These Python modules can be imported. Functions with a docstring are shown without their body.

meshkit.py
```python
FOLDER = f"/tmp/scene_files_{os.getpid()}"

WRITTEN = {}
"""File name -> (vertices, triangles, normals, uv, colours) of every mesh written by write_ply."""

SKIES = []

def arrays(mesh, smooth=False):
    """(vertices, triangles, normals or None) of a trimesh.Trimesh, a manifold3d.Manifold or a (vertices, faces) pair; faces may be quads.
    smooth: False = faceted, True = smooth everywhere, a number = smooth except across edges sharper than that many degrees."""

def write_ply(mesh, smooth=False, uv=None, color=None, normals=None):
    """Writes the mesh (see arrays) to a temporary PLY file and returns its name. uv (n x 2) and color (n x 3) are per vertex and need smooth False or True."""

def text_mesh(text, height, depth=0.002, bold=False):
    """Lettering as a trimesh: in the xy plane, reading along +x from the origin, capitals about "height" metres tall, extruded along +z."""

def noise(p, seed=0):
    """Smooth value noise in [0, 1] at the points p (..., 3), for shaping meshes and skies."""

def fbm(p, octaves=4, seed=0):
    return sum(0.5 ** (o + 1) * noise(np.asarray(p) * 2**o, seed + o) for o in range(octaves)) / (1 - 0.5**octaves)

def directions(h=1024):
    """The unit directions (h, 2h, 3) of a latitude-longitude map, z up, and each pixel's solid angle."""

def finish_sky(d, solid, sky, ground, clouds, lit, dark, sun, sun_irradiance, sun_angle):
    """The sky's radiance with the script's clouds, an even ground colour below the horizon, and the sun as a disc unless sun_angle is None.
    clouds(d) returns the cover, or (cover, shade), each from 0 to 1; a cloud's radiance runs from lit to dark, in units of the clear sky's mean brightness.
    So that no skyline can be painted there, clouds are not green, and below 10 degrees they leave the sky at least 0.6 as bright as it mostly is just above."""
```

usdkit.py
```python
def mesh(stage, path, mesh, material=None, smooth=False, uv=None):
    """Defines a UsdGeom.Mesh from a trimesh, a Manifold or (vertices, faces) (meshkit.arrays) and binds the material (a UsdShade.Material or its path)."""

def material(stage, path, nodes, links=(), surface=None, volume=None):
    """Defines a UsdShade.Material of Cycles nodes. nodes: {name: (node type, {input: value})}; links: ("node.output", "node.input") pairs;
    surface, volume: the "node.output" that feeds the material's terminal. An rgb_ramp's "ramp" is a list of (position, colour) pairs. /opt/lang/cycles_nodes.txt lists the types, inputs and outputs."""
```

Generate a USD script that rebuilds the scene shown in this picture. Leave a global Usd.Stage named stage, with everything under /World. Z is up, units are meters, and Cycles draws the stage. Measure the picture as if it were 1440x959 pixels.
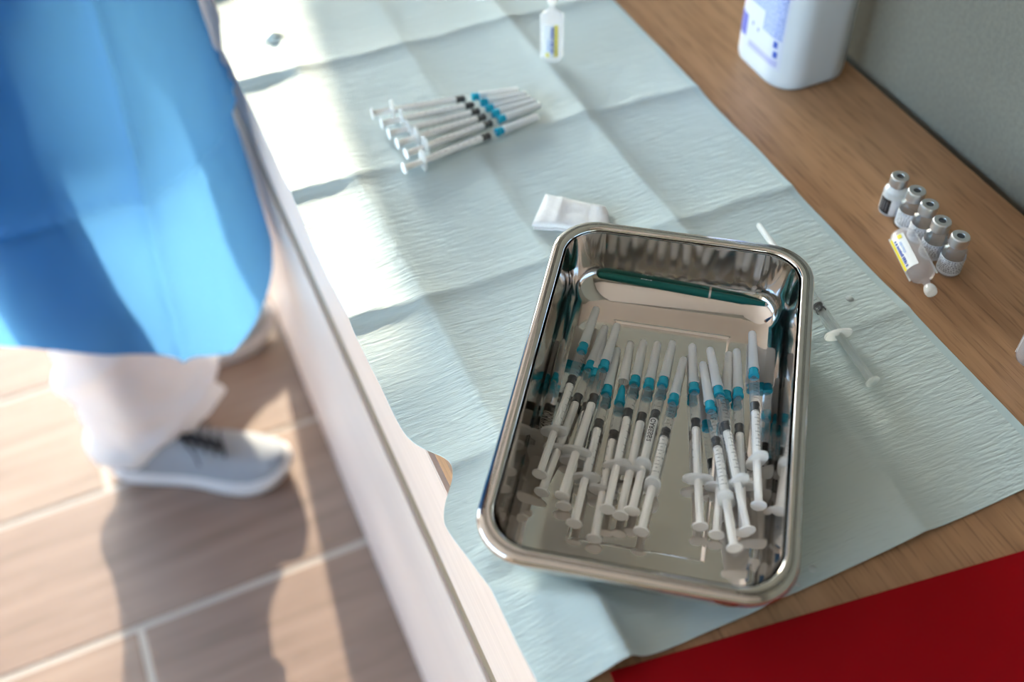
import math, random, numpy as np, trimesh, usdkit, meshkit
import manifold3d as m3
from pxr import Usd, UsdGeom, UsdLux, UsdShade, Gf, Sdf

stage = Usd.Stage.CreateInMemory()
UsdGeom.SetStageUpAxis(stage, UsdGeom.Tokens.z)
UsdGeom.SetStageMetersPerUnit(stage, 1.0)
UsdGeom.Xform.Define(stage, '/World')
UsdGeom.Scope.Define(stage, '/World/Looks')
rng = np.random.default_rng(7)

# ------------------------------------------------------------------ camera, sky, sun, exposure
CAM = np.array([0.0, 0.0, 1.295])
ROT = np.array([[0.91475947, -0.40342169, -0.0215875],      # right
                [-0.3150487, -0.6788840, -0.66322005],       # down
                [0.25290195, 0.61348794, -0.74811306]])      # forward
FPX = 1500.0
EXPOSURE = 1.44
SUN = 1.18
SKY = 0.36
FOCUS, FSTOP = 0.69, 3.3

cam = UsdGeom.Camera.Define(stage, '/World/camera')
cam.CreateHorizontalApertureAttr(36.0)
cam.CreateVerticalApertureAttr(36.0 * 959 / 1440)
cam.CreateFocalLengthAttr(36.0 * FPX / 1440)
cam.CreateClippingRangeAttr(Gf.Vec2f(0.02, 200))
cam.CreateFStopAttr(FSTOP)
cam.CreateFocusDistanceAttr(FOCUS)
cam.CreateExposureAttr(EXPOSURE)
r_, d_, f_ = ROT
cam.AddTransformOp().Set(Gf.Matrix4d(*r_, 0, *(-d_), 0, *(-f_), 0, *CAM, 1))

SUN_TO = np.array([0.112, 1.0, 0.364]); SUN_TO /= np.linalg.norm(SUN_TO)
sun = UsdLux.DistantLight.Define(stage, '/World/sun')
sun.CreateIntensityAttr(SUN); sun.CreateNormalizeAttr(True); sun.CreateAngleAttr(0.55); sun.CreateColorAttr(Gf.Vec3f(1.0, 0.86, 0.68))
zx = np.cross([0, 0, 1.0], SUN_TO); zx /= np.linalg.norm(zx); zy = np.cross(SUN_TO, zx)
sun.AddTransformOp().Set(Gf.Matrix4d(*zx, 0, *zy, 0, *SUN_TO, 0, 0, 0, 5, 1))
usdkit.material(stage, '/World/Looks/sky', {
    's': ('sky_texture', {'sky_type': 'multiple_scattering', 'sun_disc': False, 'sun_elevation': 0.347, 'sun_rotation': 0.1}),
    'w': ('mix', {'mix_type': 'multiply', 'fac': 1.0, 'color2': (1.05, 0.97, 0.90)}), 'b': ('background_shader', {'strength': SKY})}, [('s.color', 'w.color1'), ('w.color', 'b.color')], surface='b.background')
dome = UsdLux.DomeLight.Define(stage, '/World/sky')
dome.CreateIntensityAttr(1.0)
UsdShade.MaterialBindingAPI.Apply(dome.GetPrim()).Bind(UsdShade.Material.Get(stage, '/World/Looks/sky'))

# ------------------------------------------------------------------ helpers
used = {}
def numbered(path):
    n = used.get(path, 0); used[path] = n + 1
    return path if n == 0 else f'{path}_{n:03d}'
def tag(p, label=None, cat=None, group=None, kind=None):
    p = p.GetPrim() if hasattr(p, 'GetPrim') else p
    for k, v in (('label', label), ('category', cat), ('group', group), ('kind', kind)):
        if v: p.SetCustomDataByKey(k, v)
    return p
def thing(name, label=None, cat=None, mat=None, group=None, kind=None):
    x = UsdGeom.Xform.Define(stage, numbered('/World/' + name))
    if mat is not None:
        x.AddTransformOp().Set(Gf.Matrix4d(*[float(a) for a in np.asarray(mat).T.ravel()]))
    return tag(x, label, cat, group, kind)
def obj(name, mesh, material, parent=None, smooth=35, label=None, kind=None):
    base = str(parent.GetPath()) if parent is not None else '/World'
    g = usdkit.mesh(stage, numbered(f'{base}/{name}'), mesh, L[material], smooth=smooth)
    return tag(g, label, None, None, kind)
def copy_of(root, mat, label, group=None):
    was = root.GetCustomData()
    name = root.GetName()
    name = name[:-4] if name[-4] == '_' and name[-3:].isdigit() else name
    r = thing(name, label, was['category'], mat, group or was.get('group'))
    r.GetReferences().AddInternalReference(root.GetPath()); 
    r.SetInstanceable(True)
    return r
def frame(origin, x, zhint=(0, 0, 1), roll=0.0):
    """4x4 with local +x along x, local z as near zhint as can be, rolled about x by roll degrees."""
    x = np.asarray(x, float); x = x / np.linalg.norm(x)
    y = np.cross(zhint, x); y /= np.linalg.norm(y); z = np.cross(x, y)
    a = math.radians(roll); y2 = y * math.cos(a) + z * math.sin(a); z2 = -y * math.sin(a) + z * math.cos(a)
    m = np.eye(4); m[:3, 0], m[:3, 1], m[:3, 2], m[:3, 3] = x, y2, z2, origin
    return m
def at(p, z):
    """the world point at height z that the survey of the photograph gives for a pixel"""
    d = ROT.T @ np.r_[(p[0] - 720) / FPX, (p[1] - 479.5) / FPX, 1.0]
    return CAM + d * (z - CAM[2]) / d[2]
def move(x, y, z, rz=0):
    c, s = math.cos(rz), math.sin(rz); m = np.eye(4); m[:2, :2] = [[c, -s], [s, c]]; m[:3, 3] = x, y, z
    return m
cat = trimesh.util.concatenate
def box(x0, x1, y0, y1, z0, z1, bev=0.0):
    if bev:
        s = m3.Manifold.hull_points(np.array([[x, y, z] for x0_, x1_, y0_, y1_, z0_, z1_ in
            ((x0 + bev, x1 - bev, y0 + bev, y1 - bev, z0, z1), (x0, x1, y0 + bev, y1 - bev, z0 + bev, z1 - bev), (x0 + bev, x1 - bev, y0, y1, z0 + bev, z1 - bev))
            for x in (x0_, x1_) for y in (y0_, y1_) for z in (z0_, z1_)]))
        return mani(s)
    b = trimesh.creation.box([x1 - x0, y1 - y0, z1 - z0]); b.apply_translation([(x0 + x1) / 2, (y0 + y1) / 2, (z0 + z1) / 2]); return b
def mani(s):
    m = s.to_mesh(); return trimesh.Trimesh(np.array(m.vert_properties[:, :3], float), np.array(m.tri_verts), process=False)
def lathe(prof, n=28, axis='x'):
    """prof: list of (position along the axis, radius)."""
    p = np.array(prof, float); a = np.arange(n) * 2 * np.pi / n
    v = np.stack([np.repeat(p[:, 0], n), (p[:, 1:2] * np.cos(a)).ravel(), (p[:, 1:2] * np.sin(a)).ravel()], 1)
    if axis == 'z': v = v[:, [1, 2, 0]]
    f = loft_faces(len(p), n)
    return trimesh.Trimesh(v, f, process=False)
def loft_faces(k, n, closed=True):
    i = np.arange(k - 1)[:, None] * n; j = np.arange(n if closed else n - 1)[None]; j2 = (j + 1) % n
    a, b, c, d = i + j, i + j2, i + n + j2, i + n + j
    return np.concatenate([np.stack([a, b, c], -1).reshape(-1, 3), np.stack([a, c, d], -1).reshape(-1, 3)])
def loft(rings, cap0=False, cap1=False, closed=True):
    rings = [np.asarray(r, float) for r in rings]; n, k = len(rings[0]), len(rings)
    v = np.concatenate(rings); f = [loft_faces(k, n, closed)]
    j = np.arange(n); j2 = (j + 1) % n
    if cap0:
        v = np.vstack([v, rings[0].mean(0)]); f.append(np.stack([j2, j, np.full(n, len(v) - 1)], 1))
    if cap1:
        v = np.vstack([v, rings[-1].mean(0)]); o = (k - 1) * n; f.append(np.stack([o + j, o + j2, np.full(n, len(v) - 1)], 1))
    return trimesh.Trimesh(v, np.concatenate(f), process=False)
def rrect(hx, hy, r, n=9):
    r = max(min(r, hx, hy), 1e-5); pts = []
    for cx, cy, a0 in ((hx - r, hy - r, 0), (-hx + r, hy - r, 90), (-hx + r, -hy + r, 180), (hx - r, -hy + r, 270)):
        for a in np.radians(a0 + np.linspace(0, 90, n)): pts.append((cx + r * math.cos(a), cy + r * math.sin(a)))
    return np.array(pts)
def densify(poly, n):
    p = np.vstack([poly, poly[:1]]); s = np.r_[0, np.cumsum(np.linalg.norm(np.diff(p, axis=0), axis=1))]
    t = np.arange(n) * s[-1] / n
    return np.stack([np.interp(t, s, p[:, k]) for k in range(p.shape[1])], 1)
def spline(pts, n, closed=True):
    from scipy.interpolate import CubicSpline
    p = np.asarray(pts, float)
    if closed: p = np.vstack([p, p[:1]])
    t = np.r_[0, np.cumsum(np.sqrt(np.linalg.norm(np.diff(p, axis=0), axis=1)))]
    cs = CubicSpline(t, p, bc_type='periodic' if closed else 'natural')
    return cs(np.linspace(0, t[-1], n, endpoint=not closed))
def tube(path, r, n=8):
    path = np.asarray(path, float); rr = np.broadcast_to(r, len(path)); rings = []
    t = np.gradient(path, axis=0); t /= np.linalg.norm(t, axis=1, keepdims=True)
    u = np.cross(t[0], [0.3, 0.2, 1.0]); u /= np.linalg.norm(u)
    for k in range(len(path)):
        u = u - t[k] * (u @ t[k]); u /= np.linalg.norm(u); w = np.cross(t[k], u)
        a = np.arange(n) * 2 * np.pi / n
        rings.append(path[k] + rr[k] * (np.cos(a)[:, None] * u + np.sin(a)[:, None] * w))
    return loft(rings, True, True)
def wrap(mesh2d, r, x0, ang0):
    """flat lettering (x along the barrel, y around it) laid on a cylinder of radius r about the x axis; ang 0 = +y"""
    v = np.array(mesh2d.vertices); a = ang0 + v[:, 1] / r; rr = r + v[:, 2]
    return trimesh.Trimesh(np.stack([x0 + v[:, 0], rr * np.cos(a), rr * np.sin(a)], 1), mesh2d.faces, process=False)

# ------------------------------------------------------------------ materials
L = {}
def mat(name, nodes, links=(), surface='p.BSDF', volume=None):
    L[name] = usdkit.material(stage, '/World/Looks/' + name, nodes, links, surface=surface, volume=volume)
def plain(name, col, rough=0.5, **k):
    mat(name, {'p': ('principled_bsdf', {'base_color': col, 'roughness': rough, **k})})
def bumpy(name, col, col2, scale, rough=0.6, bump=0.3, dist=0.002, detail=4, mscale=(1, 1, 1), lo=0.35, hi=0.65, rot=(0, 0, 0), **k):
    mat(name, {'g': ('geometry', {}), 'm': ('mapping', {'mapping_type': 'point', 'scale': mscale, 'rotation': rot}),
               'n': ('noise_texture', {'scale': scale, 'detail': detail, 'roughness': 0.6}),
               'r': ('rgb_ramp', {'ramp': [(lo, col), (hi, col2)]}),
               'b': ('bump', {'strength': bump, 'distance': dist}), 'p': ('principled_bsdf', {'roughness': rough, **k})},
        [('g.position', 'm.vector'), ('m.vector', 'n.vector'), ('n.fac', 'r.fac'), ('r.color', 'p.base_color'), ('n.fac', 'b.height'), ('b.normal', 'p.normal')])
def clear(name, tint, body, fac, rough=0.08, ior=1.45):
    """thin see-through plastic: part of the light passes straight, part is scattered by the milky body, the surface shines"""
    mat(name, {'t': ('transparent_bsdf', {'color': tint}), 'd': ('diffuse_bsdf', {'color': body}), 'l': ('translucent_bsdf', {'color': body}),
               'dl': ('mix_closure', {'fac': 0.5}), 'm': ('mix_closure', {'fac': fac}), 'lw': ('layer_weight', {'blend': 0.5}), 'pw': ('math', {'math_type': 'power', 'value2': 4.0}), 'f': ('math', {'math_type': 'multiply_add', 'value2': 0.85, 'value3': 0.04}),
               'g': ('glossy_bsdf', {'color': (1, 1, 1), 'roughness': rough}), 'o': ('mix_closure', {})},
        [('lw.facing', 'pw.value1'), ('pw.value', 'f.value1'), ('d.BSDF', 'dl.closure1'), ('l.BSDF', 'dl.closure2'), ('t.BSDF', 'm.closure1'), ('dl.closure', 'm.closure2'),
         ('f.value', 'o.fac'), ('m.closure', 'o.closure1'), ('g.BSDF', 'o.closure2')], surface='o.closure')

# setting
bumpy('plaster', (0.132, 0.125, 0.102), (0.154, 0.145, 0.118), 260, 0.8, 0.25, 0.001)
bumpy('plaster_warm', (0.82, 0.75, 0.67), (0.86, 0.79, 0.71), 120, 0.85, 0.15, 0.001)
bumpy('ceiling_paint', (0.86, 0.79, 0.72), (0.89, 0.82, 0.75), 40, 0.85, 0.1, 0.001)
def tile_wood(name, a, b, c):
    mat(name, {'g': ('geometry', {}), 'm': ('mapping', {'mapping_type': 'point', 'scale': (2.2, 30, 1)}),
               'n': ('noise_texture', {'scale': 1.6, 'detail': 5, 'roughness': 0.62}), 'r': ('rgb_ramp', {'ramp': [(0.3, a), (0.5, b), (0.72, c)]}),
               'b': ('bump', {'strength': 0.15, 'distance': 0.001}), 'p': ('principled_bsdf', {'roughness': 0.45})},
        [('g.position', 'm.vector'), ('m.vector', 'n.vector'), ('n.fac', 'r.fac'), ('r.color', 'p.base_color'), ('n.fac', 'b.height'), ('b.normal', 'p.normal')])
tile_wood('floor_tile_a', (0.21, 0.135, 0.10), (0.27, 0.18, 0.135), (0.33, 0.23, 0.175))
tile_wood('floor_tile_b', (0.19, 0.125, 0.09), (0.25, 0.165, 0.125), (0.31, 0.21, 0.16))
tile_wood('floor_tile_c', (0.22, 0.145, 0.105), (0.285, 0.195, 0.145), (0.35, 0.245, 0.19))
plain('grout', (0.46, 0.395, 0.34), 0.85)
bumpy('terrace', (0.70, 0.63, 0.55), (0.76, 0.69, 0.61), 14, 0.85, 0.2, 0.002)
plain('frame_white', (0.75, 0.75, 0.73), 0.4)
mat('pane', {'t': ('transparent_bsdf', {'color': (0.96, 0.98, 0.97)}), 'g': ('glossy_bsdf', {'roughness': 0.0, 'color': (1, 1, 1)}), 'lw': ('layer_weight', {'blend': 0.5}), 'pw': ('math', {'math_type': 'power', 'value2': 4.0}), 'f': ('math', {'math_type': 'multiply_add', 'value2': 0.85, 'value3': 0.03}), 'o': ('mix_closure', {})},
    [('lw.facing', 'pw.value1'), ('pw.value', 'f.value1'), ('f.value', 'o.fac'), ('t.BSDF', 'o.closure1'), ('g.BSDF', 'o.closure2')], surface='o.closure')
# counter
mat('oak', {'g': ('geometry', {}), 'm': ('mapping', {'mapping_type': 'point', 'scale': (110, 5.5, 110)}), 'm2': ('mapping', {'mapping_type': 'point', 'scale': (420, 26, 420)}),
            'n': ('noise_texture', {'scale': 1.0, 'detail': 4, 'roughness': 0.55}), 'n2': ('noise_texture', {'scale': 1.0, 'detail': 2, 'roughness': 0.5}),
            'r': ('rgb_ramp', {'ramp': [(0.25, (0.31, 0.155, 0.072)), (0.5, (0.39, 0.205, 0.10)), (0.75, (0.47, 0.255, 0.13))]}),
            'r2': ('rgb_ramp', {'ramp': [(0.30, (0.62, 0.58, 0.55)), (0.46, (1, 1, 1))]}),
            'x': ('mix', {'mix_type': 'multiply', 'fac': 0.9}), 'b': ('bump', {'strength': 0.12, 'distance': 0.0004}), 'p': ('principled_bsdf', {'roughness': 0.42})},
    [('g.position', 'm.vector'), ('g.position', 'm2.vector'), ('m.vector', 'n.vector'), ('m2.vector', 'n2.vector'), ('n.fac', 'r.fac'), ('n2.fac', 'r2.fac'),
     ('r.color', 'x.color1'), ('r2.color', 'x.color2'), ('x.color', 'p.base_color'), ('n2.fac', 'b.height'), ('b.normal', 'p.normal')])
bumpy('front_laminate', (0.66, 0.50, 0.415), (0.72, 0.555, 0.465), 5, 0.42, 0.03, 0.0005, mscale=(30, 1.2, 30))
plain('rail_brown', (0.21, 0.145, 0.085), 0.4)
plain('dark_gap', (0.03, 0.024, 0.02), 0.7)
# underpad
mat('pad_paper', {'g': ('geometry', {}), 'm': ('mapping', {'mapping_type': 'point', 'scale': (48, 330, 1), 'rotation': (0, 0, 0.12)}), 'm2': ('mapping', {'mapping_type': 'point', 'scale': (110, 520, 1), 'rotation': (0, 0, -0.1)}),
            'n': ('noise_texture', {'scale': 1.0, 'detail': 3, 'roughness': 0.55, 'distortion': 0.6}), 'n2': ('noise_texture', {'scale': 1.0, 'detail': 2}),
            'a': ('math', {'math_type': 'multiply_add', 'value2': 0.4}), 'b': ('bump', {'strength': 0.55, 'distance': 0.0011}),
            'p': ('principled_bsdf', {'base_color': (0.535, 0.62, 0.615), 'roughness': 0.72, 'sheen_weight': 0.15})},
    [('g.position', 'm.vector'), ('g.position', 'm2.vector'), ('m.vector', 'n.vector'), ('m2.vector', 'n2.vector'), ('n2.fac', 'a.value1'), ('n.fac', 'a.value3'), ('a.value', 'b.height'), ('b.normal', 'p.normal')])
plain('pad_film', (0.49, 0.60, 0.61), 0.5)
# instruments
mat('steel', {'g': ('geometry', {}), 'n': ('noise_texture', {'scale': 60, 'detail': 3}), 'r': ('map_range', {'from_min': 0.3, 'from_max': 0.8, 'to_min': 0.05, 'to_max': 0.13}),
              'p': ('principled_bsdf', {'base_color': (0.72, 0.68, 0.64), 'metallic': 1.0})},
    [('g.position', 'n.vector'), ('n.fac', 'r.value'), ('r.result', 'p.roughness')])
plain('needle_steel', (0.7, 0.7, 0.7), 0.25, metallic=1.0)
clear('clear_plastic', (0.985, 0.99, 0.99), (0.92, 0.93, 0.93), 0.09, 0.06)
clear('frosted_cap', (0.99, 0.99, 0.99), (0.97, 0.97, 0.96), 0.86, 0.22)
clear('milky_flange', (0.99, 0.99, 0.99), (0.88, 0.88, 0.87), 0.68, 0.25)
clear('ampoule_plastic', (0.95, 0.95, 0.96), (0.82, 0.82, 0.86), 0.25, 0.10)
clear('rod_clear', (0.95, 0.96, 0.96), (0.80, 0.84, 0.84), 0.34, 0.1)
clear('vial_glass', (0.95, 0.96, 0.96), (0.7, 0.72, 0.73), 0.06, 0.01, 1.5)
clear('vial_milk', (0.95, 0.95, 0.95), (0.80, 0.82, 0.84), 0.55, 0.02, 1.5)
plain('rod_white', (0.93, 0.91, 0.88), 0.42)
plain('rubber_black', (0.008, 0.008, 0.009), 0.5, specular_ior_level=0.2)
mat('hub_blue', {'p': ('principled_bsdf', {'base_color': (0.02, 0.52, 0.70), 'roughness': 0.3}), 'l': ('translucent_bsdf', {'color': (0.02, 0.5, 0.7)}), 'o': ('mix_closure', {'fac': 0.35})},
    [('p.BSDF', 'o.closure1'), ('l.BSDF', 'o.closure2')], surface='o.closure')
plain('print_black', (0.03, 0.03, 0.035), 0.6)
plain('aluminium', (0.72, 0.72, 0.72), 0.32, metallic=1.0)
plain('stopper_grey', (0.035, 0.04, 0.045), 0.6)
plain('print_grey', (0.16, 0.165, 0.18), 0.6)
plain('label_white', (0.74, 0.75, 0.77), 0.5)
plain('label_black', (0.012, 0.012, 0.014), 0.4)
plain('print_yellow', (0.78, 0.66, 0.04), 0.5)
plain('print_blue', (0.04, 0.09, 0.42), 0.5)
plain('print_lightblue', (0.30, 0.45, 0.78), 0.5)
plain('print_violet', (0.13, 0.14, 0.46), 0.5)
plain('print_lilac', (0.38, 0.38, 0.60), 0.5)
plain('print_pink', (0.70, 0.60, 0.74), 0.5)
plain('bottle_plastic', (0.58, 0.61, 0.645), 0.33)
plain('label_pale', (0.55, 0.57, 0.66), 0.45)
bumpy('label_print', (0.20, 0.25, 0.52), (0.42, 0.48, 0.70), 900, 0.5, 0.0, 0.0, detail=2, mscale=(1, 1, 0.7))
plain('pen_teal', (0.006, 0.13, 0.115), 0.22, metallic=0.55)
bumpy('gauze', (0.78, 0.77, 0.77), (0.84, 0.83, 0.83), 700, 0.9, 0.5, 0.0006)
plain('folder_red', (0.30, 0.0015, 0.005), 0.6, specular_ior_level=0.08)
mat('water', {'t': ('transparent_bsdf', {}), 'g': ('glossy_bsdf', {'roughness': 0.02, 'color': (1, 1, 1)}), 'f': ('fresnel', {'IOR': 1.33}), 'd': ('diffuse_bsdf', {'color': (0.8, 0.85, 0.85)}), 'm': ('mix_closure', {'fac': 0.45}), 'o': ('mix_closure', {})},
    [('t.BSDF', 'm.closure1'), ('d.BSDF', 'm.closure2'), ('f.fac', 'o.fac'), ('m.closure', 'o.closure1'), ('g.BSDF', 'o.closure2')], surface='o.closure')
# person
mat('gown_blue', {'g': ('geometry', {}), 'n': ('noise_texture', {'scale': 900, 'detail': 2}), 'b': ('bump', {'strength': 0.1, 'distance': 0.0005}),
                  'd': ('principled_bsdf', {'base_color': (0.001, 0.125, 0.39), 'roughness': 0.7}), 'l': ('translucent_bsdf', {'color': (0.105, 0.30, 0.56)}), 'o': ('mix_closure', {'fac': 0.5})},
    [('g.position', 'n.vector'), ('n.fac', 'b.height'), ('b.normal', 'd.normal'), ('d.BSDF', 'o.closure1'), ('l.BSDF', 'o.closure2')], surface='o.closure')
mat('trouser_white', {'d': ('diffuse_bsdf', {'color': (0.94, 0.93, 0.94)}), 'l': ('translucent_bsdf', {'color': (0.92, 0.90, 0.90)}), 'o': ('mix_closure', {'fac': 0.55})},
    [('d.BSDF', 'o.closure1'), ('l.BSDF', 'o.closure2')], surface='o.closure')
plain('skin', (0.55, 0.34, 0.25), 0.5, subsurface_weight=0.1)
plain('hair_brown', (0.07, 0.04, 0.025), 0.6)
bumpy('shoe_mesh', (0.27, 0.28, 0.30), (0.36, 0.37, 0.39), 700, 0.8, 0.4, 0.0006)
plain('sole_white', (0.72, 0.69, 0.67), 0.6)
plain('lace_dark', (0.025, 0.027, 0.032), 0.7)

# ------------------------------------------------------------------ the setting
S = lambda name, mesh, m, **k: tag(obj(name, mesh, m, smooth=False), kind='structure', **k)
X0, X1, Y0, Y1, ZC = -3.0, 0.592, -1.8, 3.8, 2.6
floor = thing('floor', 'wood-look porcelain plank floor with pale grout', kind='structure')
obj('grout_bed', box(X0, X1 + 0.1, Y0, Y1, -0.03, -0.0012), 'grout', floor, smooth=False)
row0, pitch, gap = 0.807 - 12 * 0.238, 0.238, 0.009
k = 0
for r in range(0, 26):
    y0 = row0 + r * pitch + gap / 2; y1 = y0 + pitch - gap
    if y1 < Y0 or y0 > Y1: continue
    x = -0.213 - 1.2 * 3 + (0.0 if r % 2 == 1 else 0.78)
    while x < X1:
        a, b = max(x + gap / 2, X0), min(x + 1.2 - gap / 2, X1 + 0.1)
        if b - a > 0.03:
            obj('plank', box(a, b, max(y0, Y0), min(y1, Y1), -0.012, 0.0, 0.0015), 'floor_tile_' + 'abc'[(k * 7 + r * 3) % 3], floor, smooth=False); k += 1
        x += 1.2
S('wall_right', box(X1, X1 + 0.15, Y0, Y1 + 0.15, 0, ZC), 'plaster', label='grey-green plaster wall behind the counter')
XJ = 0.556
S('wall_back', cat([box(XJ, X1, Y1, Y1 + 0.15, 0, ZC), box(-2.6, XJ, Y1, Y1 + 0.15, 2.05, ZC), box(X0, -2.6, Y1, Y1 + 0.15, 0, ZC)]), 'plaster_warm')
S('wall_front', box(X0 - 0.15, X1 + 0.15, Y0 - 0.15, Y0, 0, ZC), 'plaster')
WY0, WY1, WZ0, WZ1 = -1.0, 2.8, 0.6, 2.3
S('wall_left', cat([box(X0 - 0.15, X0, Y0, WY0, 0, ZC), box(X0 - 0.15, X0, WY1, Y1 + 0.15, 0, ZC), box(X0 - 0.15, X0, WY0, WY1, 0, WZ0), box(X0 - 0.15, X0, WY0, WY1, WZ1, ZC)]), 'plaster_warm')
S('ceiling', box(X0 - 0.15, X1 + 0.15, Y0 - 0.15, Y1 + 0.15, ZC, ZC + 0.12), 'ceiling_paint')
S('terrace_ground', box(-14, 14, Y1 + 0.15, 30, -0.12, -0.02), 'terrace')
S('side_ground', box(-20, X0 - 0.15, -14, Y1 + 0.15, -0.12, -0.02), 'terrace')
door = thing('door_1', 'white framed glazed sliding door to the terrace', kind='structure')
obj('door_frame', cat([box(XJ - 0.05, XJ, Y1 + 0.02, Y1 + 0.1, 0, 2.05), box(-2.6, -2.55, Y1 + 0.02, Y1 + 0.1, 0, 2.05), box(-2.55, XJ - 0.05, Y1 + 0.02, Y1 + 0.1, 2.0, 2.05), box(-2.55, XJ - 0.05, Y1 + 0.02, Y1 + 0.1, -0.01, 0.03)]), 'frame_white', door, smooth=False)
for a in (-0.75, -1.65): obj('door_stile', box(a - 0.035, a + 0.035, Y1 + 0.03, Y1 + 0.09, 0.03, 2.0), 'frame_white', door, smooth=False)
for a, b in ((-2.55, -1.685), (-1.615, -0.785), (-0.715, XJ - 0.05)): obj('pane', box(a, b, Y1 + 0.055, Y1 + 0.061, 0.03, 2.0), 'pane', door, smooth=False)
pg = thing('terrace_pergola', 'tall pergola with a deep crossbeam over the terrace', kind='structure')
CE, CZ = 1.30, 4.70
obj('crossbeam', box(-7.0, CE, 12.0, 12.25, CZ, CZ + 0.85, 0.02), 'frame_white', pg, smooth=False)
for a in (-6.4, -2.2): obj('post', box(a - 0.09, a + 0.09, 12.03, 12.21, -0.02, CZ), 'frame_white', pg, smooth=False)
win = thing('window_1', 'white framed window in the left wall', kind='structure')
wf = lambda y0, y1, z0, z1: box(X0 - 0.1, X0 - 0.03, y0, y1, z0, z1)
obj('window_frame', cat([wf(WY0, WY0 + 0.05, WZ0, WZ1), wf(WY1 - 0.05, WY1, WZ0, WZ1), wf(0.67, 0.73, WZ0, WZ1), wf(WY0, WY1, WZ0, WZ0 + 0.05), wf(WY0, WY1, WZ1 - 0.05, WZ1)]), 'frame_white', win, smooth=False)
for a, b in ((WY0 + 0.05, 0.67), (0.73, WY1 - 0.05)): obj('pane', box(X0 - 0.07, X0 - 0.064, a, b, WZ0 + 0.05, WZ1 - 0.05), 'pane', win, smooth=False)

# ------------------------------------------------------------------ counter: cabinet and worktop
FX, TOP = 0.104, 0.75
cab = thing('cabinet', 'long pale laminate base cabinet with a brown recessed grip rail', 'cabinet')
obj('carcass', box(FX + 0.022, X1 - 0.010, -0.9, 1.38, 0.0, 0.722), 'front_laminate', cab, smooth=False)
ZG0, ZG1 = 0.524, 0.576
for a, b in ((-0.9, 0.28 - 0.6), (0.28 - 0.596, 1.38)):
    obj('drawer_front', box(FX, FX + 0.0215, a, b, ZG1, 0.716, 0.001), 'front_laminate', cab, smooth=False)
    obj('door', box(FX, FX + 0.0215, a, b, 0.004, ZG0, 0.001), 'front_laminate', cab, smooth=False)
obj('grip_rail', box(FX + 0.004, FX + 0.0215, -0.9, 1.38, ZG0 + 0.0005, ZG1 - 0.0005), 'rail_brown', cab, smooth=False, label='brown recessed grip rail between drawer and door fronts')
wt = obj('worktop', box(FX + 0.003, X1 - 0.007, -0.9, 1.384, 0.7225, TOP, 0.0015), 'oak', smooth=False)
tag(wt, 'brown oak-grained worktop running along the grey wall', 'worktop')

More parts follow.
